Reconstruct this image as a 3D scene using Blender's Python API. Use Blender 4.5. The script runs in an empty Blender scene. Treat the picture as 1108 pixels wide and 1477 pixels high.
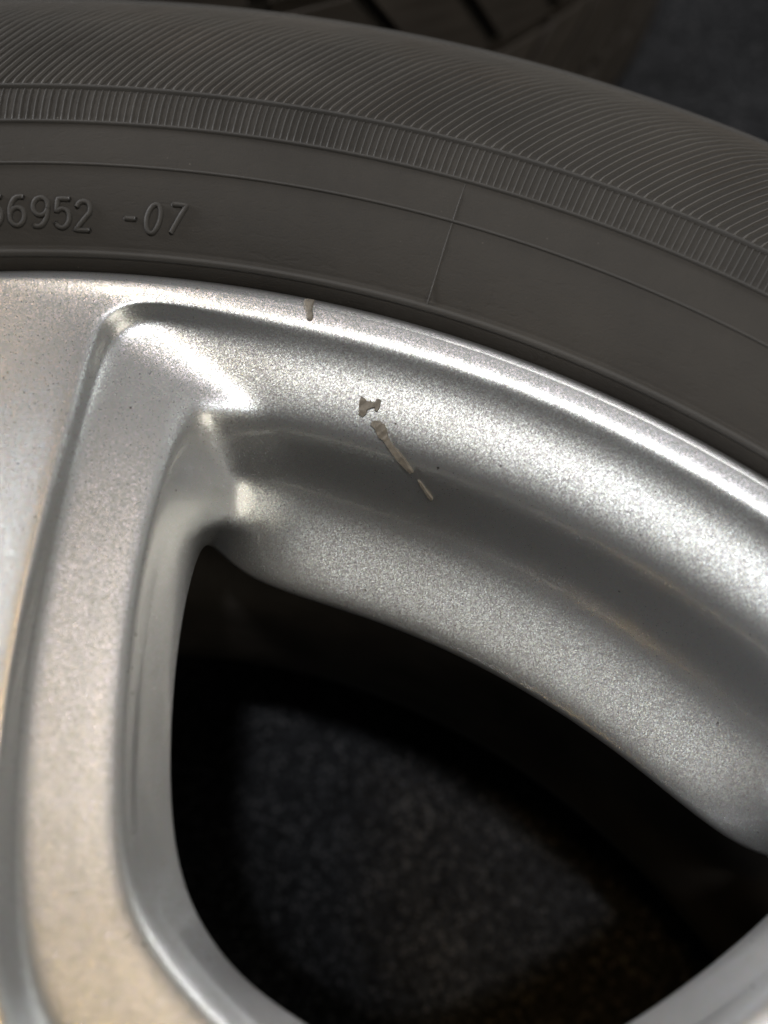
import bpy, bmesh, math, random
import numpy as np
from mathutils import Matrix, Vector

random.seed(7); np.random.seed(7)
SC = bpy.context.scene
COL = SC.collection
MM = 0.001
FLOOR_Z = -0.195          # the wheel lies on its back; z = 0 is the plane of the rim lip

# ------------------------------------------------------------------ camera
cam = bpy.data.cameras.new('camera')
cam_o = bpy.data.objects.new('camera', cam); COL.objects.link(cam_o)
cam.sensor_fit = 'VERTICAL'; cam.sensor_height = 36.0
cam.lens = 36.0 * 1500 / 1477
cam.clip_start = 0.005; cam.clip_end = 50
cam_o.location = (0, 0.10028304, 0.16412884)
cam_o.rotation_euler = (0.462466873, -0.0556000288, 0.517026685)
cam.dof.use_dof = True
cam.dof.focus_distance = 0.211
cam.dof.aperture_fstop = 7.0
SC.camera = cam_o

# ------------------------------------------------------------------ world and lamps
w = bpy.data.worlds.new('World'); SC.world = w; w.use_nodes = True
bg = w.node_tree.nodes['Background']
bg.inputs[0].default_value = (0.95, 0.95, 1.0, 1); bg.inputs[1].default_value = 0.015

def lamp(name, kind, loc, target, energy, color, **kw):
    l = bpy.data.lights.new(name, kind); l.energy = energy; l.color = color
    for k, v in kw.items(): setattr(l, k, v)
    o = bpy.data.objects.new(name, l); COL.objects.link(o)
    o.location = loc
    o.rotation_euler = (Vector(target) - Vector(loc)).to_track_quat('-Z', 'Y').to_euler()
    return o

# ceiling downlight over the wheel: the key, its beam ends on the near spoke
lamp('ceiling_spot', 'SPOT', (0.04, 0.0, 2.0), (0.03, 0.506, 0.0), 68, (0.985, 0.99, 1.0),
     spot_size=math.radians(22.0), spot_blend=0.045, shadow_soft_size=0.07)
# added area fill low beyond the wheel, brightens the lip bevel
lamp('far_fill', 'AREA', (0.0, 1.8, 0.95), (0.0, 0.25, 0), 8.5, (1.0, 0.98, 0.95), shape='RECTANGLE', size=1.1, size_y=0.5)
# added warm spot on the near left spoke, soft added fills low either side
lamp('warm_fill', 'SPOT', (-0.27, -0.02, 0.92), (-0.045, 0.055, 0), 18, (1, 0.64, 0.20), spot_size=math.radians(11.5), spot_blend=0.6, shadow_soft_size=0.14)
lamp('side_fill', 'AREA', (-1.15, 0.10, 0.30), (0, 0.15, 0), 15, (0.98, 0.98, 1.0), shape='RECTANGLE', size=0.6, size_y=0.4)
lamp('side_fill', 'AREA', (0.85, 0.05, 0.62), (0, 0.15, 0), 2.8, (1.0, 0.93, 0.78), shape='RECTANGLE', size=0.6, size_y=0.5)

vs = SC.view_settings
vs.view_transform = 'Standard'; vs.look = 'None'; vs.exposure = 0.2; vs.gamma = 1; vs.use_curve_mapping = False

# ------------------------------------------------------------------ materials
def new_mat(name):
    m = bpy.data.materials.new(name); m.use_nodes = True
    nt = m.node_tree
    return m, nt, nt.nodes['Principled BSDF']

def N(nt, typ, **kw):
    n = nt.nodes.new(typ)
    for k, v in kw.items():
        if k == 'ins':
            for kk, vv in v.items(): n.inputs[kk].default_value = vv
        else: setattr(n, k, v)
    return n

def ramp(nt, fac, stops):
    r = nt.nodes.new('ShaderNodeValToRGB'); nt.links.new(fac, r.inputs[0])
    el = r.color_ramp.elements
    while len(el) < len(stops): el.new(0.5)
    for e, (p, c) in zip(el, stops):
        e.position = p; e.color = c if len(c) == 4 else (*c, 1)
    return r

def silver_paint():
    m, nt, b = new_mat('silver_metallic_paint'); L = nt.links.new
    tc = N(nt, 'ShaderNodeTexCoord'); geo = N(nt, 'ShaderNodeNewGeometry')
    v = N(nt, 'ShaderNodeTexVoronoi', ins={'Scale': 7000.0}); L(tc.outputs['Object'], v.inputs['Vector'])
    # each flake tips the surface its own way
    sub = N(nt, 'ShaderNodeVectorMath', operation='SUBTRACT', ins={1: (0.5, 0.5, 0.5)}); L(v.outputs['Color'], sub.inputs[0])
    sc = N(nt, 'ShaderNodeVectorMath', operation='SCALE', ins={'Scale': 0.19}); L(sub.outputs[0], sc.inputs[0])
    add = N(nt, 'ShaderNodeVectorMath', operation='ADD'); L(geo.outputs['Normal'], add.inputs[0]); L(sc.outputs[0], add.inputs[1])
    nor = N(nt, 'ShaderNodeVectorMath', operation='NORMALIZE'); L(add.outputs[0], nor.inputs[0])
    L(nor.outputs[0], b.inputs['Normal'])
    # flake to flake colour
    mix = N(nt, 'ShaderNodeMix', data_type='RGBA', ins={0: 0.10}); mix.inputs[6].default_value = (0.585, 0.595, 0.605, 1)
    L(v.outputs['Color'], mix.inputs[7])
    # dust: soft blotches plus a scatter of dark specks
    n1 = N(nt, 'ShaderNodeTexNoise', ins={'Scale': 38.0, 'Detail': 6.0, 'Roughness': 0.65}); L(tc.outputs['Object'], n1.inputs['Vector'])
    r1 = ramp(nt, n1.outputs['Fac'], [(0.42, (0, 0, 0)), (0.78, (1, 1, 1))])
    k1 = N(nt, 'ShaderNodeMath', operation='MULTIPLY', ins={1: 0.22}); L(r1.outputs[0], k1.inputs[0])
    m2 = N(nt, 'ShaderNodeMix', data_type='RGBA'); L(k1.outputs[0], m2.inputs[0]); L(mix.outputs[2], m2.inputs[6]); m2.inputs[7].default_value = (0.36, 0.33, 0.28, 1)
    v2 = N(nt, 'ShaderNodeTexVoronoi', ins={'Scale': 190.0}); L(tc.outputs['Object'], v2.inputs['Vector'])
    r2 = ramp(nt, v2.outputs['Distance'], [(0.035, (1, 1, 1)), (0.06, (0, 0, 0))])
    n2 = N(nt, 'ShaderNodeTexNoise', ins={'Scale': 60.0, 'Detail': 3.0}); L(tc.outputs['Object'], n2.inputs['Vector'])
    r3 = ramp(nt, n2.outputs['Fac'], [(0.46, (0, 0, 0)), (0.6, (1, 1, 1))])
    k2 = N(nt, 'ShaderNodeMath', operation='MULTIPLY'); L(r2.outputs[0], k2.inputs[0]); L(r3.outputs[0], k2.inputs[1])
    m3 = N(nt, 'ShaderNodeMix', data_type='RGBA'); L(k2.outputs[0], m3.inputs[0]); L(m2.outputs[2], m3.inputs[6]); m3.inputs[7].default_value = (0.07, 0.055, 0.04, 1)
    L(m3.outputs[2], b.inputs['Base Color'])
    b.inputs['Metallic'].default_value = 0.93
    # a few flakes lie bare and mirror-like: sparkle
    sf = N(nt, 'ShaderNodeSeparateColor'); L(v.outputs['Color'], sf.inputs[0])
    rg = ramp(nt, sf.outputs[2], [(0.985, (0.40,)*3), (0.99, (0.2,)*3)]); L(rg.outputs[0], b.inputs['Roughness'])
    b.inputs['Coat Weight'].default_value = 1.0
    n3 = N(nt, 'ShaderNodeTexNoise', ins={'Scale': 120.0, 'Detail': 5.0}); L(tc.outputs['Object'], n3.inputs['Vector'])
    r4 = ramp(nt, n3.outputs['Fac'], [(0.35, (0.02,)*3), (0.7, (0.06,)*3)])
    L(r4.outputs[0], b.inputs['Coat Roughness'])
    bp = N(nt, 'ShaderNodeBump', ins={'Strength': 0.01, 'Distance': 0.0006})
    n4 = N(nt, 'ShaderNodeTexNoise', ins={'Scale': 420.0, 'Detail': 2.0}); L(tc.outputs['Object'], n4.inputs['Vector'])
    L(n4.outputs['Fac'], bp.inputs['Height']); L(bp.outputs[0], b.inputs['Coat Normal'])
    return m

def dark_barrel():
    m, nt, b = new_mat('dusty_barrel_metal'); L = nt.links.new
    tc = N(nt, 'ShaderNodeTexCoord')
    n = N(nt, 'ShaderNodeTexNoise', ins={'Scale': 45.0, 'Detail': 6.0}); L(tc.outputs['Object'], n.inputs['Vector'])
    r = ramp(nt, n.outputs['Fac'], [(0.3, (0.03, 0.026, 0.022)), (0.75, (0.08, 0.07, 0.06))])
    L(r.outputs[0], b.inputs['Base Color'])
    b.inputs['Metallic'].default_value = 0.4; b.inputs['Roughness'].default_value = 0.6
    return m

def rubber(name='sidewall_rubber', lined=True, base=(0.035, 0.0315, 0.0275), rust=0.0, spec=0.22):
    m, nt, b = new_mat(name); L = nt.links.new
    tc = N(nt, 'ShaderNodeTexCoord')
    sep = N(nt, 'ShaderNodeSeparateXYZ'); L(tc.outputs['Object'], sep.inputs[0])
    at = N(nt, 'ShaderNodeMath', operation='ARCTAN2'); L(sep.outputs[0], at.inputs[0]); L(sep.outputs[1], at.inputs[1])
    flat = N(nt, 'ShaderNodeCombineXYZ'); L(sep.outputs[0], flat.inputs[0]); L(sep.outputs[1], flat.inputs[1])
    ln = N(nt, 'ShaderNodeVectorMath', operation='LENGTH'); L(flat.outputs[0], ln.inputs[0])
    a2 = N(nt, 'ShaderNodeMath', operation='MULTIPLY', ins={1: 60.0}); L(at.outputs[0], a2.inputs[0])
    r2 = N(nt, 'ShaderNodeMath', operation='MULTIPLY', ins={1: 900.0}); L(ln.outputs['Value'], r2.inputs[0])
    pol = N(nt, 'ShaderNodeCombineXYZ'); L(a2.outputs[0], pol.inputs[0]); L(r2.outputs[0], pol.inputs[1])
    streak = N(nt, 'ShaderNodeTexNoise', ins={'Scale': 1.0, 'Detail': 3.0, 'Distortion': 0.4}); L(pol.outputs[0], streak.inputs['Vector'])
    fine = N(nt, 'ShaderNodeTexNoise', ins={'Scale': 2200.0, 'Detail': 2.0}); L(tc.outputs['Object'], fine.inputs['Vector'])
    big = N(nt, 'ShaderNodeTexNoise', ins={'Scale': 22.0, 'Detail': 6.0, 'Roughness': 0.6}); L(tc.outputs['Object'], big.inputs['Vector'])
    rc = ramp(nt, big.outputs['Fac'], [(0.3, tuple(c*0.78 for c in base)), (0.7, tuple(c*1.3 for c in base))])
    col = rc.outputs[0]
    if rust:
        n = N(nt, 'ShaderNodeTexNoise', ins={'Scale': 30.0, 'Detail': 5.0}); L(tc.outputs['Object'], n.inputs['Vector'])
        rr = ramp(nt, n.outputs['Fac'], [(0.5, (0, 0, 0)), (0.72, (rust, rust, rust))])
        mx = N(nt, 'ShaderNodeMix', data_type='RGBA'); L(rr.outputs[0], mx.inputs[0]); L(col, mx.inputs[6]); mx.inputs[7].default_value = (0.060, 0.038, 0.024, 1)
        col = mx.outputs[2]
    vd = N(nt, 'ShaderNodeTexVoronoi', ins={'Scale': 330.0}); L(tc.outputs['Object'], vd.inputs['Vector'])
    rd = ramp(nt, vd.outputs['Distance'], [(0.03, (0.8, 0.8, 0.8)), (0.075, (0, 0, 0))])
    nd = N(nt, 'ShaderNodeTexNoise', ins={'Scale': 48.0, 'Detail': 4.0}); L(tc.outputs['Object'], nd.inputs['Vector'])
    re_ = ramp(nt, nd.outputs['Fac'], [(0.52, (0, 0, 0)), (0.66, (1, 1, 1))])
    kd = N(nt, 'ShaderNodeMath', operation='MULTIPLY'); L(rd.outputs[0], kd.inputs[0]); L(re_.outputs[0], kd.inputs[1])
    md = N(nt, 'ShaderNodeMix', data_type='RGBA'); L(kd.outputs[0], md.inputs[0]); L(col, md.inputs[6]); md.inputs[7].default_value = (0.13, 0.12, 0.105, 1)
    # a thin film of dust in drifts
    nf = N(nt, 'ShaderNodeTexNoise', ins={'Scale': 14.0, 'Detail': 7.0, 'Roughness': 0.7}); L(tc.outputs['Object'], nf.inputs['Vector'])
    rf = ramp(nt, nf.outputs['Fac'], [(0.45, (0, 0, 0)), (0.75, (0.22, 0.22, 0.22))])
    mf = N(nt, 'ShaderNodeMix', data_type='RGBA'); L(rf.outputs[0], mf.inputs[0]); L(md.outputs[2], mf.inputs[6]); mf.inputs[7].default_value = (0.085, 0.075, 0.062, 1)
    L(mf.outputs[2], b.inputs['Base Color'])
    rr = ramp(nt, big.outputs['Fac'], [(0.3, (0.6,)*3), (0.75, (0.75,)*3)]); L(rr.outputs[0], b.inputs['Roughness']); b.inputs['Specular IOR Level'].default_value = spec
    b1 = N(nt, 'ShaderNodeBump', ins={'Strength': 0.25, 'Distance': 0.0002}); L(fine.outputs['Fac'], b1.inputs['Height'])
    if lined:
        rs = ramp(nt, streak.outputs['Fac'], [(0.30, (0, 0, 0)), (0.46, (1, 1, 1))])
        b2 = N(nt, 'ShaderNodeBump', ins={'Strength': 0.16, 'Distance': 0.0002}); L(rs.outputs[0], b2.inputs['Height']); L(b1.outputs[0], b2.inputs['Normal'])
        L(b2.outputs[0], b.inputs['Normal'])
    else:
        L(b1.outputs[0], b.inputs['Normal'])
    return m

def putty():
    m, nt, b = new_mat('tan_bare_primer'); L = nt.links.new
    tc = N(nt, 'ShaderNodeTexCoord')
    n = N(nt, 'ShaderNodeTexNoise', ins={'Scale': 700.0, 'Detail': 4.0}); L(tc.outputs['Object'], n.inputs['Vector'])
    r = ramp(nt, n.outputs['Fac'], [(0.3, (0.11, 0.096, 0.078)), (0.7, (0.21, 0.186, 0.152))]); L(r.outputs[0], b.inputs['Base Color'])
    b.inputs['Roughness'].default_value = 0.7
    bp = N(nt, 'ShaderNodeBump', ins={'Strength': 0.5, 'Distance': 0.0003}); L(n.outputs['Fac'], bp.inputs['Height']); L(bp.outputs[0], b.inputs['Normal'])
    return m

def carpet():
    m, nt, b = new_mat('dark_carpet'); L = nt.links.new
    tc = N(nt, 'ShaderNodeTexCoord')
    v = N(nt, 'ShaderNodeTexVoronoi', ins={'Scale': 850.0, 'Randomness': 1.0}); L(tc.outputs['Object'], v.inputs['Vector'])
    sp = N(nt, 'ShaderNodeSeparateColor'); L(v.outputs['Color'], sp.inputs[0])
    r = ramp(nt, sp.outputs[0], [(0.0, (0.012, 0.0122, 0.013)), (0.55, (0.028, 0.029, 0.032)), (0.86, (0.045, 0.047, 0.052)), (0.97, (0.10, 0.10, 0.105))])
    n = N(nt, 'ShaderNodeTexNoise', ins={'Scale': 30.0, 'Detail': 4.0}); L(tc.outputs['Object'], n.inputs['Vector'])
    rn = ramp(nt, n.outputs['Fac'], [(0.3, (0.6,)*3), (0.7, (1.0,)*3)])
    mx = N(nt, 'ShaderNodeMix', data_type='RGBA', blend_type='MULTIPLY', ins={0: 1.0}); L(r.outputs[0], mx.inputs[6]); L(rn.outputs[0], mx.inputs[7])
    L(mx.outputs[2], b.inputs['Base Color'])
    b.inputs['Roughness'].default_value = 1.0; b.inputs['Specular IOR Level'].default_value = 0.1
    n2 = N(nt, 'ShaderNodeTexNoise', ins={'Scale': 500.0, 'Detail': 3.0}); L(tc.outputs['Object'], n2.inputs['Vector'])
    bp = N(nt, 'ShaderNodeBump', ins={'Strength': 1.0, 'Distance': 0.003}); L(n2.outputs['Fac'], bp.inputs['Height']); L(bp.outputs[0], b.inputs['Normal'])
    return m

M_SILVER = silver_paint(); M_BARREL = dark_barrel()
M_RUB = rubber(); M_RIDGE = rubber('ridged_rubber', False, rust=0.3, base=(0.060, 0.055, 0.049), spec=0.5); M_PLAIN = rubber('plain_rubber', False, base=(0.038, 0.035, 0.0315), spec=0.45)
M_TREAD = rubber('tread_rubber', False, base=(0.062, 0.053, 0.046))
M_PUTTY = putty(); M_CARPET = carpet()

# ------------------------------------------------------------------ helpers
def link_mesh(name, verts, faces, mat, parent=None, smooth=True, normals=None):
    me = bpy.data.meshes.new(name)
    me.from_pydata([tuple(v) for v in verts], [], [tuple(f) for f in faces])
    me.materials.append(mat)
    if smooth: me.polygons.foreach_set('use_smooth', [True]*len(me.polygons))
    me.update()
    if normals is not None: me.normals_split_custom_set_from_vertices([tuple(n) for n in normals])
    o = bpy.data.objects.new(name, me); COL.objects.link(o)
    if parent is not None: o.parent = parent
    return o

def thing(name, label, cat, loc=(0, 0, 0)):
    o = bpy.data.objects.new(name, None); COL.objects.link(o)
    o.location = loc; o.empty_display_size = 0.02
    o['label'] = label; o['category'] = cat
    return o

def smooth_profile(pts, n=6):
    """Catmull-Rom through (r, z) points; a point given twice stays a corner."""
    P = [np.array(p, float) for p in pts]; out = []
    for i in range(len(P)-1):
        if np.allclose(P[i], P[i+1]): continue
        a = P[i-1] if i else 2*P[0]-P[1]; b = P[i]; c = P[i+1]
        d = P[i+2] if i+2 < len(P) else 2*P[-1]-P[-2]
        for k in range(n):
            t = k/n
            out.append(0.5*((2*b)+(c-a)*t+(2*a-5*b+4*c-d)*t*t+(3*b-a-3*c+d)*t**3))
    out.append(P[-1]); return np.array(out)

def lathe(profile, seg):
    """profile in mm, axis z -> verts (m), faces"""
    n = len(profile); ang = np.linspace(0, 2*math.pi, seg, endpoint=False)
    V = np.zeros((seg, n, 3))
    V[:, :, 0] = np.sin(ang)[:, None]*profile[None, :, 0]; V[:, :, 1] = np.cos(ang)[:, None]*profile[None, :, 0]
    V[:, :, 2] = profile[None, :, 1]
    F = []
    for i in range(seg):
        j = (i+1) % seg
        for k in range(n-1): F.append((i*n+k, j*n+k, j*n+k+1, i*n+k+1))
    return V.reshape(-1, 3)*MM, F

# ------------------------------------------------------------------ the setting: carpet
floor = link_mesh('carpet', [(-3, -3, FLOOR_Z), (3, -3, FLOOR_Z), (3, 3, FLOOR_Z), (-3, 3, FLOOR_Z)], [(0, 1, 2, 3)], M_CARPET, smooth=False)
floor['kind'] = 'structure'

# ------------------------------------------------------------------ the wheel
wheel = thing('car_wheel', 'silver alloy wheel with ridged black tyre lying on dark carpet, tan chips on its rim', 'wheel', (0, 0, FLOOR_Z))
UP = -FLOOR_Z                      # local z of the lip plane
def loc(V):                        # scene coordinates (lip plane z = 0) to wheel coordinates
    V = np.array(V, float).copy(); V[:, 2] += UP; return V

# ---- control net of one fifth of the face: rows run from the sector's edge down into the window, columns run round it
def pol(r, az, z): a = math.radians(az); return np.array((r*math.sin(a), r*math.cos(a), z))
OUT = [(217.2, -0.1), (214.8, -0.5), (213.2, -1.4), (211.6, -3.1), (208.8, -5.0), (204.6, -7.0), (200.4, -9.3), (197.35, -12.0),
       (195.8, -17.0), (194.3, -23.0), (192.2, -27.2), (189.3, -30.1), (183.2, -33.5), (177.4, -36.4), (174.5, -38.2), (173.7, -40.2), (176.2, -44.0), (186.0, -47.8), (195.0, -50.5)]
NR = len(OUT)
KEY = [  # per column (mm): window ridge, foot of the step, panel edge / bend, lower edge, fillet, window edge
  [(-92.7, 194.1, -1.3), (-90.5, 193.7, -4.5), (-63.6, 186.8, -11.0), (-60.4, 181.0, -26), (-56.3, 176.0, -30), (-55.1, 166.8, -40.5)],
  [(-96.9, 189.6, -1.4), (-94.6, 188.9, -5.0), (-70.3, 183.2, -9.6), (-65.4, 178.6, -24), (-60.7, 172.4, -29), (-62.2, 167.9, -40)],
  [(-97.9, 185.6, -1.7), (-95.7, 184.7, -5.4), (-73.7, 181.7, -8.6), (-65.4, 172.2, -22.5), (-63.5, 169.6, -27), (-66.5, 168.7, -37)],
  [(-96.3, 179.6, -2.0), (-94.0, 178.6, -5.2), (-74.0, 175.7, -8.0), (-66.8, 166.0, -18), (-65.2, 164.6, -23), (-65.1, 163.7, -32)],
  [(-92.3, 169.4, -2.3), (-89.7, 168.6, -4.8), (-71.3, 166.7, -7.9), (-65.8, 158.1, -15), (-64.9, 158.3, -19), (-60.1, 153.6, -26)],
  [(-85.0, 152.1, -2.9), (-82.8, 152.4, -5.5), (-66.5, 153.4, -8.6), (-62.8, 148.8, -14), (-61.6, 149.3, -17), (-55.9, 145.7, -23)],
  [(-76.9, 134.1, -3.7), (-74.9, 134.3, -6.7), (-60.1, 139.2, -9.7), (-57.1, 138.3, -14.2), (-56.2, 139.0, -16.5), (-50.9, 136.4, -21.5)],
  [(-68.7, 118.0, -4.5), (-67.0, 119.2, -7.9), (-52.3, 125.5, -10.8), (-49.9, 125.3, -14.8), (-48.8, 125.8, -16.5), (-44.0, 125.0, -21.5)],
  [(-59.9, 103.9, -5.2), (-58.6, 105.5, -8.8), (-44.4, 112.9, -11.6), (-42.3, 113.6, -15.2), (-41.4, 114.4, -16.5), (-37.3, 115.8, -21.5)],
  [(-51.6, 92.1, -5.6), (-50.0, 94.4, -9.4), (-37.6, 104.4, -12), (-36.1, 106.4, -15.4), (-35.3, 107.4, -16.5), (-31.1, 109.2, -21.5)],
  [(-43.2, 82.6, -5.7), (-42.4, 86.5, -9.6), (-30.3, 99.1, -12.1), (-28.7, 101.5, -15.5), (-27.9, 103.0, -16.5), (-24.1, 104.4, -21.5)],
  [(-32.4, 74.3, -5.6), (-33.1, 79.9, -9.8), (-21.8, 95.9, -12.2), (-20.3, 98.8, -15.6), (-19.6, 100.2, -16.5), (-15.3, 101.2, -21.5)],
  [(-16.0, 69.0, -5.4), (-16.5, 76.5, -10), (-11.0, 93.2, -12.3), (-10.5, 96.0, -15.6), (-10.5, 97.6, -16.5), (-8.0, 100.3, -21.5)],
  [(0, 68.0, -5.3), (0, 75.5, -10), (0, 92.8, -12.3), (0, 95.6, -15.6), (0, 97.2, -16.5), (0, 100.2, -21.5)],
]
# sector edge for those columns: (r, azimuth, z)
EDGE = [(217.4, -27, -0.15), (217.4, -31.5, -0.15), (217.4, -36, -0.15), (206.2, -36, -2.3), (192.0, -36, -4.4), (176.5, -36, -5.4), (153.0, -36, -6.4), (134.0, -36, -7.0),
        (117.0, -36, -7.2), (101.0, -36, -7.0), (86.0, -36, -6.2), (60.0, -36, -4.6), (60.0, -18, -4.6), (60.0, 0, -4.6)]
CORNER_COL = 6                     # index of the column that runs to the sector's outer corner
INNER_COL = 15
def lerp(a, b, t): return a + (b-a)*t
def column(k, e, side):
    P2, P4, P7, P10, P11, P15 = [np.array(v, float) for v in k]; E = pol(*e)
    if side:                       # a narrow ledge, then one clean wall down to the window edge
        h = P15-P10; h[2] = 0; h /= np.linalg.norm(h); P10 = P10 + h*0.25; P11 = lerp(P10, P15, 0.22)
    out_dir = P2 - P15; out_dir[2] = 0; out_dir /= np.linalg.norm(out_dir)
    rows = [E, lerp(E, P2, 0.5), lerp(P2, E, 0.06), P2]
    rows[1][2] = (E[2]+P2[2])*0.5; rows[2][2] = P2[2] + 0.2
    rows += [lerp(P2, P4, 0.75)+np.array((0, 0, 0.1)), P4 + (P7-P4)*0.03, lerp(P4, P7, 0.3), lerp(P4, P7, 0.68), lerp(P4, P7, 0.93) + np.array((0, 0, 0.25))]
    rows += [lerp(P7, P10, 0.2)+np.array((0, 0, 0.3)), lerp(P7, P10, 0.85), P10, P11, lerp(P11, P15, 0.3), lerp(P11, P15, 0.65), lerp(P11, P15, 0.92), P15,
             P15+out_dir*2.0+np.array((0, 0, -4.0)), P15+out_dir*8+np.array((0, 0, -8.0)), P15+out_dir*13+np.array((0, 0, -10.0))]
    return rows
def outer_column(azs):             # azs: azimuth at sector edge / ridge / bend / window edge
    rows = []
    prof = [OUT[0], (215.8, -0.3), (214.3, -0.7)] + OUT[2:]
    xs = np.interp(np.arange(NR+1), [0, 3, 8, 11, 13, 16, 19], azs)
    for (r, z), a in zip(prof, xs): rows.append(pol(r, a, z))
    return rows
half = [outer_column([0]*7), outer_column([-7, -6, -5.5, -5.3, -5.2, -5, -5]), outer_column([-14, -12.5, -11.5, -11, -10.5, -10, -10]), outer_column([-21, -20, -17, -16, -15.7, -15.2, -15])]
ncol_outer = len(half)
prof_rows = NR+1
for q, (k, e) in enumerate(zip(KEY, EDGE)):
    c = column(k, e, q >= 4); half.append(c)
assert all(len(c) == prof_rows for c in half), [len(c) for c in half]
# blend the outer profile's last column into the corner columns happens through subdivision
full = [c for c in half] + [[v*np.array((-1, 1, 1)) for v in c] for c in reversed(half[1:-1])]
NC = len(full); NH = len(half)
LIP = [(218.3, 0.05), (218.8, 0.06), (220.8, -0.7), (222.1, -2.0), (222.7, -4.5), (221.8, -8.0)]
bm = bmesh.new()
tag_l = bm.faces.layers.int.new('part')
for s in range(5):
    rot = Matrix.Rotation(-math.radians(72*s-0.6), 3, 'Z')
    g = [[bm.verts.new(rot @ Vector(full[c][r])) for r in range(prof_rows)] for c in range(NC)]
    lip_c = list(range(0, CORNER_COL+1)) + list(range(NC-CORNER_COL, NC))   # columns whose edge lies on the lip
    lips = {}
    for c in lip_c:
        x, y, _ = full[c][0]; a = math.degrees(math.atan2(x, y))
        lips[c] = [bm.verts.new(rot @ Vector(pol(r, a, z))) for r, z in LIP]
    for c in range(NC):
        d = (c+1) % NC
        cc = min(c, d) if abs(c-d) == 1 else 0
        m = c if c < NH-1 else NC-1-c                              # mirrored column interval index
        for r in range(prof_rows-1):
            ring = m < CORNER_COL
            f = bm.faces.new((g[c][r], g[c][r+1], g[d][r+1], g[d][r]))
            f[tag_l] = 0 if ring else (1 + (s if c < NH-1 else (s+1) % 5))
        if c in lips and d in lips and m < CORNER_COL:
            for k in range(len(LIP)):
                a0 = g[c][0] if k == 0 else lips[c][k-1]; a1 = g[d][0] if k == 0 else lips[d][k-1]
                f = bm.faces.new((lips[c][k], a0, a1, lips[d][k])); f[tag_l] = 0
bmesh.ops.remove_doubles(bm, verts=bm.verts, dist=0.05)
bmesh.ops.recalc_face_normals(bm, faces=bm.faces)
up = sum(f.normal.z*f.calc_area() for f in bm.faces)
if up < 0: bmesh.ops.reverse_faces(bm, faces=bm.faces)
cage = bpy.data.meshes.new('cage'); bm.to_mesh(cage); bm.free()
cage_o = bpy.data.objects.new('cage', cage); COL.objects.link(cage_o)
ss = cage_o.modifiers.new('s', 'SUBSURF'); ss.levels = 3; ss.render_levels = 3; ss.subdivision_type = 'CATMULL_CLARK'
dg = bpy.context.evaluated_depsgraph_get()
fine = bpy.data.meshes.new_from_object(cage_o.evaluated_get(dg))
bpy.data.objects.remove(cage_o)
nv = len(fine.vertices)
FV = np.empty(nv*3); fine.vertices.foreach_get('co', FV); FV = FV.reshape(-1, 3)
FN = np.empty(nv*3); fine.vertex_normals.foreach_get('vector', FN); FN = FN.reshape(-1, 3)
NPOLY = len(fine.polygons)
FI = np.empty(NPOLY*4, int); fine.polygons.foreach_get('vertices', FI); FI = FI.reshape(-1, 4)
PT = np.empty(NPOLY, int); fine.attributes['part'].data.foreach_get('value', PT)
bpy.data.meshes.remove(fine)
def piece(name, sel):
    f = FI[sel]; used, inv = np.unique(f, return_inverse=True)
    return link_mesh(name, loc(FV[used]*MM), inv.reshape(-1, 4).tolist(), M_SILVER, wheel, normals=FN[used])
rim = piece('rim', PT == 0)
for s in range(5): piece('spoke', PT == 1+s)

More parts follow.
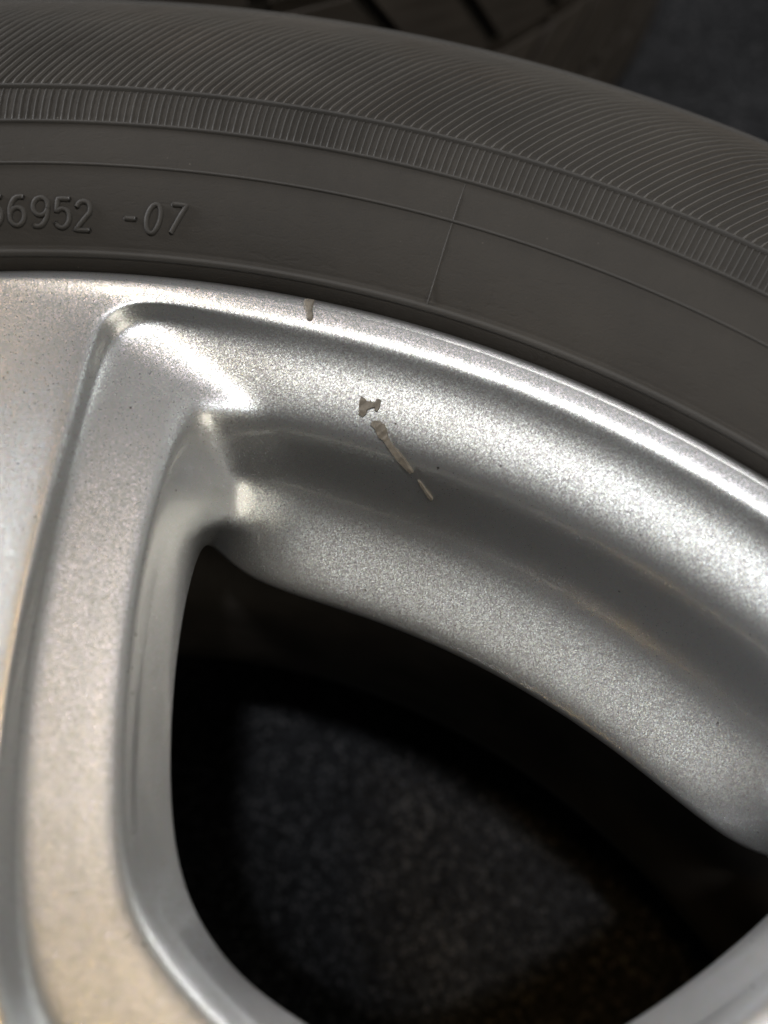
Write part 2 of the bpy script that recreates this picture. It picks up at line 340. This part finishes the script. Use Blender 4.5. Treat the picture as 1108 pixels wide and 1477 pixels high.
# ---- paint chips: outlines (mm, with surface normals) of the raised tan flakes on the rim
CHIPS = [
 [(-68.61, 208.28, -0.35, -0.13, 0.38, 0.91), (-67.21, 209.09, -0.51, -0.13, 0.42, 0.9), (-66.83, 207.8, -0.01, -0.07, 0.22, 0.97), (-66.34, 206.72, -0.04, 0.04, -0.13, 0.99), (-65.4, 205.64, -0.24, 0.05, -0.16, 0.99), (-65.45, 204.88, -0.38, 0.06, -0.2, 0.98), (-65.99, 204.93, -0.33, 0.06, -0.19, 0.98), (-66.83, 206.04, -0.11, 0.04, -0.14, 0.99), (-67.9, 206.94, 0.04, 0.02, -0.06, 1.0)],
 [(-50.13, 198.62, -6.71, 0.11, -0.44, 0.89), (-49.28, 198.62, -6.82, 0.11, -0.45, 0.89), (-48.58, 198.39, -7.02, 0.11, -0.44, 0.89), (-48.07, 198.76, -6.9, 0.11, -0.44, 0.89), (-47.37, 198.72, -7.0, 0.11, -0.44, 0.89), (-47.05, 199.13, -6.83, 0.1, -0.45, 0.89), (-47.06, 199.62, -6.59, 0.1, -0.44, 0.89), (-46.5, 199.81, -6.56, 0.1, -0.44, 0.89), (-45.98, 198.85, -7.1, 0.1, -0.45, 0.89), (-46.0, 197.87, -7.6, 0.11, -0.47, 0.88), (-46.46, 197.87, -7.54, 0.11, -0.46, 0.88), (-46.64, 198.27, -7.32, 0.1, -0.45, 0.89), (-47.37, 197.8, -7.47, 0.11, -0.46, 0.88), (-47.97, 197.1, -7.76, 0.11, -0.47, 0.88), (-47.72, 196.51, -8.12, 0.11, -0.48, 0.87), (-48.02, 195.79, -8.49, 0.12, -0.51, 0.85), (-48.89, 195.92, -8.29, 0.12, -0.49, 0.86), (-49.45, 196.83, -7.72, 0.12, -0.47, 0.88), (-49.88, 197.83, -7.15, 0.11, -0.45, 0.89)],
 [(-45.87, 195.34, -9.08, 0.13, -0.55, 0.83), (-45.77, 196.09, -8.63, 0.12, -0.51, 0.85), (-44.68, 196.62, -8.46, 0.11, -0.49, 0.86), (-43.49, 196.52, -8.68, 0.11, -0.51, 0.85), (-42.41, 195.68, -9.37, 0.12, -0.57, 0.81), (-41.66, 194.94, -10.02, 0.13, -0.63, 0.76), (-40.18, 194.39, -10.78, 0.15, -0.71, 0.69), (-38.59, 194.14, -11.41, 0.14, -0.75, 0.64), (-37.24, 193.84, -12.18, 0.16, -0.83, 0.54), (-35.83, 193.48, -13.32, 0.16, -0.89, 0.43), (-34.91, 193.29, -14.17, 0.16, -0.92, 0.35), (-35.23, 193.1, -14.5, 0.16, -0.92, 0.35), (-36.74, 193.16, -13.67, 0.17, -0.91, 0.39), (-38.28, 193.28, -12.79, 0.16, -0.86, 0.48), (-39.93, 193.58, -11.79, 0.16, -0.79, 0.59), (-41.38, 194.05, -10.88, 0.15, -0.71, 0.69), (-42.57, 194.39, -10.32, 0.14, -0.63, 0.76), (-43.43, 194.32, -10.22, 0.14, -0.63, 0.76), (-44.15, 194.84, -9.69, 0.13, -0.6, 0.79), (-44.94, 195.21, -9.31, 0.12, -0.55, 0.83)],
 [(-33.47, 193.0, -15.75, 0.17, -0.94, 0.3), (-32.77, 193.01, -16.12, 0.16, -0.95, 0.28), (-31.42, 192.86, -17.42, 0.16, -0.95, 0.26), (-30.22, 192.75, -18.52, 0.14, -0.96, 0.26), (-29.49, 192.62, -19.41, 0.14, -0.95, 0.26), (-29.64, 192.41, -20.08, 0.14, -0.95, 0.27), (-30.83, 192.57, -18.83, 0.16, -0.95, 0.26), (-32.23, 192.76, -17.3, 0.16, -0.95, 0.26)],
]
CHIP_LABELS = ['short tan chip on the bright rim lip', 'forked tan chip on the sloping inner rim', 'long tan streak running into the dark band', 'thin tan sliver below the long streak']
def chip(outline, height, label, grow):
    P = [np.array(v[:3]) for v in outline]; Nn = [np.array(v[3:])/np.linalg.norm(v[3:]) for v in outline]
    Q = []; M = []
    for i in range(len(P)):                                        # finer, slightly ragged outline
        j = (i+1) % len(P)
        for t in (0, 0.5):
            n = lerp(Nn[i], Nn[j], t); n /= np.linalg.norm(n)
            Q.append(lerp(P[i], P[j], t) + np.array([random.uniform(-0.05, 0.05) for _ in range(3)])); M.append(n)
    n = len(Q); area = np.zeros(3)
    for i in range(n): area += np.cross(Q[i], Q[(i+1) % n])
    sgn = 1 if area @ M[0] > 0 else -1
    inset = []
    for i in range(n):
        t = Q[(i+1) % n]-Q[i-1]; b = np.cross(M[i], t)*sgn; b /= np.linalg.norm(b); inset.append(b)
    V = [Q[i]-M[i]*0.3-inset[i]*grow for i in range(n)] + [Q[i]+M[i]*height*0.7-inset[i]*grow*0.6 for i in range(n)] + [Q[i]+M[i]*height*random.uniform(0.88, 1.12) for i in range(n)]
    bm = bmesh.new(); vs_ = [bm.verts.new(v) for v in loc(np.array(V)*MM)]
    for k in (0, 1):
        for i in range(n):
            j = (i+1) % n; bm.faces.new((vs_[k*n+i], vs_[k*n+j], vs_[(k+1)*n+j], vs_[(k+1)*n+i]))
    f = bm.faces.new(vs_[2*n:3*n]); bmesh.ops.triangulate(bm, faces=[f])
    bmesh.ops.recalc_face_normals(bm, faces=bm.faces)
    me = bpy.data.meshes.new('paint_chip'); bm.to_mesh(me); bm.free(); me.materials.append(M_PUTTY)
    o = bpy.data.objects.new('paint_chip', me); COL.objects.link(o); o.parent = rim; o['label'] = label
for c, h, lb, gr in zip(CHIPS, (0.6, 0.55, 0.7, 0.4), CHIP_LABELS, (0.34, 0.16, 0.14, 0.06)): chip(c, h, lb, gr)

# ---- barrel behind the face, hub and centre cap
prof = smooth_profile([(195, -44), (193.5, -52), (189, -62), (183, -75), (182, -100), (184, -125), (193, -142), (199, -150), (201, -162), (208, -168), (208, -168), (219, -169.5), (219, -169.5), (219, -174), (219, -174), (206, -173)], 4)
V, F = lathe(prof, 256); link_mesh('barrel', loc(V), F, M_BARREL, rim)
prof = smooth_profile([(62, -4.6), (55, -4.7), (50, -6), (46, -13), (42, -15), (34, -15.2), (34, -15.2), (33, -22), (33, -22), (10, -22)], 5)
V, F = lathe(prof, 128); hub = link_mesh('hub', loc(V), F, M_SILVER, wheel)
prof = smooth_profile([(32.5, -21), (32.5, -14), (31.5, -12), (26, -10.5), (12, -9.8), (0.01, -9.6)], 5)
V, F = lathe(prof, 96); link_mesh('centre_cap', loc(V), F, M_SILVER, hub)

# ---- tyre
TP = [(220.8, -9.0), (222.2, -5.0), (222.5, -2.4), (222.9, 0.2), (223.8, 1.6), (224.8, 1.6), (225.8, 2.3), (229, 4.4), (234, 7.0), (239.2, 9.0), (244, 10.3), (248.2, 11.0),
      (253.5, 11.0), (258.9, 10.0), (266, 8.3), (276, 5.6), (288, 2.0), (298, -1.8), (306, -6.6), (311, -10.2), (315.5, -14.2), (318.8, -18.5), (321.0, -24), (322.6, -34), (324.5, -60), (325.5, -92)]
UPPER = smooth_profile(TP, 6)
def side_z(r): return float(np.interp(r, UPPER[:120, 0], UPPER[:120, 1]))
def side_n(r):
    d = 0.6; s = (side_z(r+d)-side_z(r-d))/(2*d); l = math.hypot(1, s); return (-s/l, 1/l)
LOWER = UPPER[:-1][::-1].copy(); LOWER[:, 1] = -184 - LOWER[:, 1]
V, F = lathe(np.vstack([UPPER, LOWER]), 576)
tyre = link_mesh('tyre', loc(V), F, M_RUB, wheel)
tyre['label'] = 'black rubber tyre with moulded lines and fine ridges'

def ring(name, r, hw, h, mat, sink=0.15):
    """raised moulding line round the sidewall"""
    nr, nz = side_n(r); c = np.array((r, side_z(r))); t = np.array((nz, -nr)); n = np.array((nr, nz))
    prof = np.array([c-t*hw-n*sink, c-t*hw*0.75+n*h*0.6, c-t*hw*0.3+n*h, c+t*hw*0.3+n*h, c+t*hw*0.75+n*h*0.6, c+t*hw-n*sink])
    V, F = lathe(prof, 576); return link_mesh(name, loc(V), F, mat, tyre)
ring('sidewall_line', 223.4, 0.75, 0.35, M_PLAIN)
ring('sidewall_line', 239.2, 0.36, 0.45, M_PLAIN)
ring('sidewall_line', 248.2, 0.46, 0.6, M_PLAIN)
ring('sidewall_line', 258.9, 0.50, 0.75, M_PLAIN)
ring('tread_edge', 308.6, 0.5, 0.6, M_PLAIN)

def strips(paths, hw, h, sink=0.1):
    """ridges along (r, azimuth) paths on the sidewall, triangular section with a flat top"""
    V = []; F = []
    for path, w0, h0 in paths:
        n = len(path); base = len(V)
        P = []; Nn = []
        for r, a in path:
            nr, nz = side_n(r); s, c = math.sin(a), math.cos(a)
            P.append(np.array((r*s, r*c, side_z(r)))); Nn.append(np.array((nr*s, nr*c, nz)))
        for i in range(n):
            t = P[min(i+1, n-1)]-P[max(i-1, 0)]; t /= np.linalg.norm(t); b = np.cross(t, Nn[i])
            e = 1.0 if 0 < i < n-1 else 0.25
            V += [P[i]-b*hw*w0-Nn[i]*sink, P[i]-b*hw*w0*0.3+Nn[i]*h*h0*e, P[i]+b*hw*w0*0.3+Nn[i]*h*h0*e, P[i]+b*hw*w0-Nn[i]*sink]
        for i in range(n-1):
            for k in range(3):
                q = base+i*4+k; F.append((q, q+4, q+5, q+1))
    return np.array(V)*MM, F
NRIB = 1150
V, F = strips([([(248.6, a), (250.2, a), (254.0, a), (257.4, a), (258.5, a)], random.uniform(0.85, 1.1), random.uniform(0.7, 1.1)) for a in np.linspace(0, 2*math.pi, NRIB, endpoint=False)], 0.28, 0.28)
o = link_mesh('radial_ribs', loc(V), F, M_PLAIN, tyre, smooth=False); o['kind'] = 'stuff'
NRG = 860
rr = [259.2, 261.5, 266, 271, 276, 282, 288, 294, 300, 304, 306.6]
da = np.interp(rr, [260, 269, 279, 289, 299, 304, 308], np.radians([0, .75, 1.7, 2.75, 4.3, 5.6, 7.0]))
V, F = strips([([(r, a+d) for r, d in zip(rr, da)], random.uniform(0.9, 1.08), random.uniform(0.85, 1.1)) for a in np.linspace(0, 2*math.pi, NRG, endpoint=False)], 0.43, 0.44)
o = link_mesh('shoulder_ridges', loc(V), F, M_RIDGE, tyre, smooth=False); o['kind'] = 'stuff'
# mould seam across the sidewall
a = math.radians(-12.2)
V, F = strips([([(r, a) for r in (222.4, 224, 228, 234, 240, 244, 247.6)], 1, 1)], 0.22, 0.2); link_mesh('mould_seam', loc(V), F, M_PLAIN, tyre)

# ---- raised digits on the sidewall: strokes in a 4 x 6 cell
def arc(cx, cy, rx, ry, a0, a1, n=14): return [(cx+rx*math.cos(math.radians(lerp(a0, a1, i/n))), cy+ry*math.sin(math.radians(lerp(a0, a1, i/n)))) for i in range(n+1)]
GLYPH = {
 '5': [[(3.5, 6.0), (0.75, 6.0), (0.45, 3.3)] + arc(1.9, 2.0, 1.75, 1.95, 135, -150, 18)],
 '6': [[(3.3, 5.9), (2.6, 6.0)] + arc(2.3, 3.0, 2.1, 3.0, 100, 180, 8) + [(0.2, 2.2)], arc(1.9, 1.9, 1.75, 1.85, 0, 360, 22)],
 '9': [[(0.4, 0.15), (1.1, 0.0)] + arc(1.5, 3.0, 2.1, 3.0, -80, 0, 8) + [(3.6, 3.9)], arc(1.9, 4.1, 1.75, 1.85, 0, 360, 22)],
 '2': [arc(1.85, 4.3, 1.65, 1.7, 165, -25, 14) + [(0.25, 0.05), (3.7, 0.05)]],
 '0': [arc(1.85, 3.0, 1.6, 3.0, 0, 360, 26)],
 '7': [[(0.2, 6.0), (3.6, 6.0), (1.3, 0.0)]],
 '-': [[(0.4, 2.6), (3.0, 2.6)]],
}
def densify(pl, step=0.35):
    out = [pl[0]]
    for p, q in zip(pl, pl[1:]):
        n = max(1, int(math.dist(p, q)/step))
        out += [(lerp(p[0], q[0], i/n), lerp(p[1], q[1], i/n)) for i in range(1, n+1)]
    return out
def digit(ch, az, r0, wmm, hmm, slant=0.0, tilt=0.0):
    V = []; F = []; hw = 0.56; h = 0.7
    prof = [(-1, -0.25), (-0.85, 0.45), (-0.45, 0.92), (0, 1.0), (0.45, 0.92), (0.85, 0.45), (1, -0.25)]
    for pl in GLYPH[ch]:
        q = densify(pl); P = []; Nn = []
        closed = math.dist(pl[0], pl[-1]) < 1e-6
        if closed: q = q[:-1]
        for gx, gy in q:
            u = (gx/4.0-0.5)*wmm; v = gy/6.0*hmm; u += v*slant; u, v = u*math.cos(tilt)-v*math.sin(tilt), u*math.sin(tilt)+v*math.cos(tilt)
            r = r0+v; a = math.radians(az)+u/r0; nr, nz = side_n(r); s, c = math.sin(a), math.cos(a)
            P.append(np.array((r*s, r*c, side_z(r)))); Nn.append(np.array((nr*s, nr*c, nz)))
        n = len(P); base = len(V); K = len(prof)
        for i in range(n):
            t = (P[(i+1) % n]-P[i-1]) if closed else (P[min(i+1, n-1)]-P[max(i-1, 0)])
            t /= np.linalg.norm(t); b = np.cross(t, Nn[i])
            for x, y in prof: V.append(P[i]+b*hw*x+Nn[i]*h*y)
        for i in range(n if closed else n-1):
            for k in range(K-1):
                F.append((base+i*K+k, base+((i+1) % n)*K+k, base+((i+1) % n)*K+k+1, base+i*K+k+1))
        if not closed:
            for i, sg in ((0, -1), (n-1, 1)):                      # rounded stroke ends
                t = (P[1]-P[0]) if i == 0 else (P[-1]-P[-2]); t /= np.linalg.norm(t); b = np.cross(t, Nn[i])
                c0 = len(V); V.append(P[i]+t*sg*hw*0.9-Nn[i]*0.1)
                for k in range(K-1): F.append((base+i*K+k, base+i*K+k+1, c0) if sg > 0 else (base+i*K+k+1, base+i*K+k, c0))
    o = link_mesh('raised_dash' if ch == '-' else 'raised_digit', loc(np.array(V)*MM), F, M_PLAIN, tyre)
    return o
for ch, az, r0, sl in (('5', -33.98, 228.0, 0.05), ('6', -32.9, 228.0, 0.05), ('9', -31.8, 227.9, 0.05), ('5', -30.75, 227.7, 0.05), ('2', -29.75, 227.4, 0.05),
                       ('-', -27.4, 227.6, 0.0), ('0', -26.4, 227.6, 0.16), ('7', -25.3, 227.9, 0.16)):
    digit(ch, az, r0, 3.2, 4.85, sl)

# ------------------------------------------------------------------ second tyre, behind on the carpet
def other_tyre(C):
    root = thing('spare_tyre', 'dark tyre with slanted tread blocks lying beyond the silver wheel', 'tyre', (C[0], C[1], FLOOR_Z))
    prof = smooth_profile([(214, 20), (222, 2), (226, -2), (245, 4), (270, 8), (292, 5), (305, -2), (311, -12), (313, -22), (315, -60), (315.5, -92), (315, -124), (313, -162), (311, -172), (305, -182), (292, -189), (270, -193), (245, -188), (226, -182), (222, -186), (214, -205)], 4)
    prof[:, 1] = np.clip(prof[:, 1], -195, 8)
    V, F = lathe(prof, 256); link_mesh('carcass', loc(V), F, M_PLAIN, root)
    # tread blocks: slanted lugs in two rows, wrapped over the shoulder
    def block(z0, z1, a0, a1, sk):
        nseg = 5; V = []
        for i in range(nseg+1):
            z = lerp(z0, z1, i/nseg); sh = sk*(z-z0)
            sho = max(0, (z+26)/26)**2*9
            for rr_ in (310-sho, 322-sho):
                for a in (a0, a1): V.append(((rr_)*math.sin(a+sh), (rr_)*math.cos(a+sh), z))
        F = []
        for i in range(nseg):
            b = i*4
            F += [(b+2, b+3, b+7, b+6), (b, b+2, b+6, b+4), (b+3, b+1, b+5, b+7), (b+1, b, b+4, b+5)]
        e = nseg*4; F += [(0, 1, 3, 2), (e+2, e+3, e+1, e)]
        me = bpy.data.meshes.new('tread_block'); me.from_pydata([tuple(v) for v in loc(np.array(V)*MM)], [], F); me.materials.append(M_TREAD); me.update(); return me
    pitch = 2*math.pi/64
    for (z0, z1, sk) in ((-50, -2, 0.0016), (-98, -56, 0.0022), (-146, -104, -0.0022), (-186, -152, -0.0016)):
        me = block(z0, z1, 0, pitch*0.80, sk)
        for k in range(64):
            o = bpy.data.objects.new('tread_block', me); COL.objects.link(o); o.parent = root; o.rotation_euler = (0, 0, -k*pitch)
    return root
other_tyre((-0.410, 0.530))
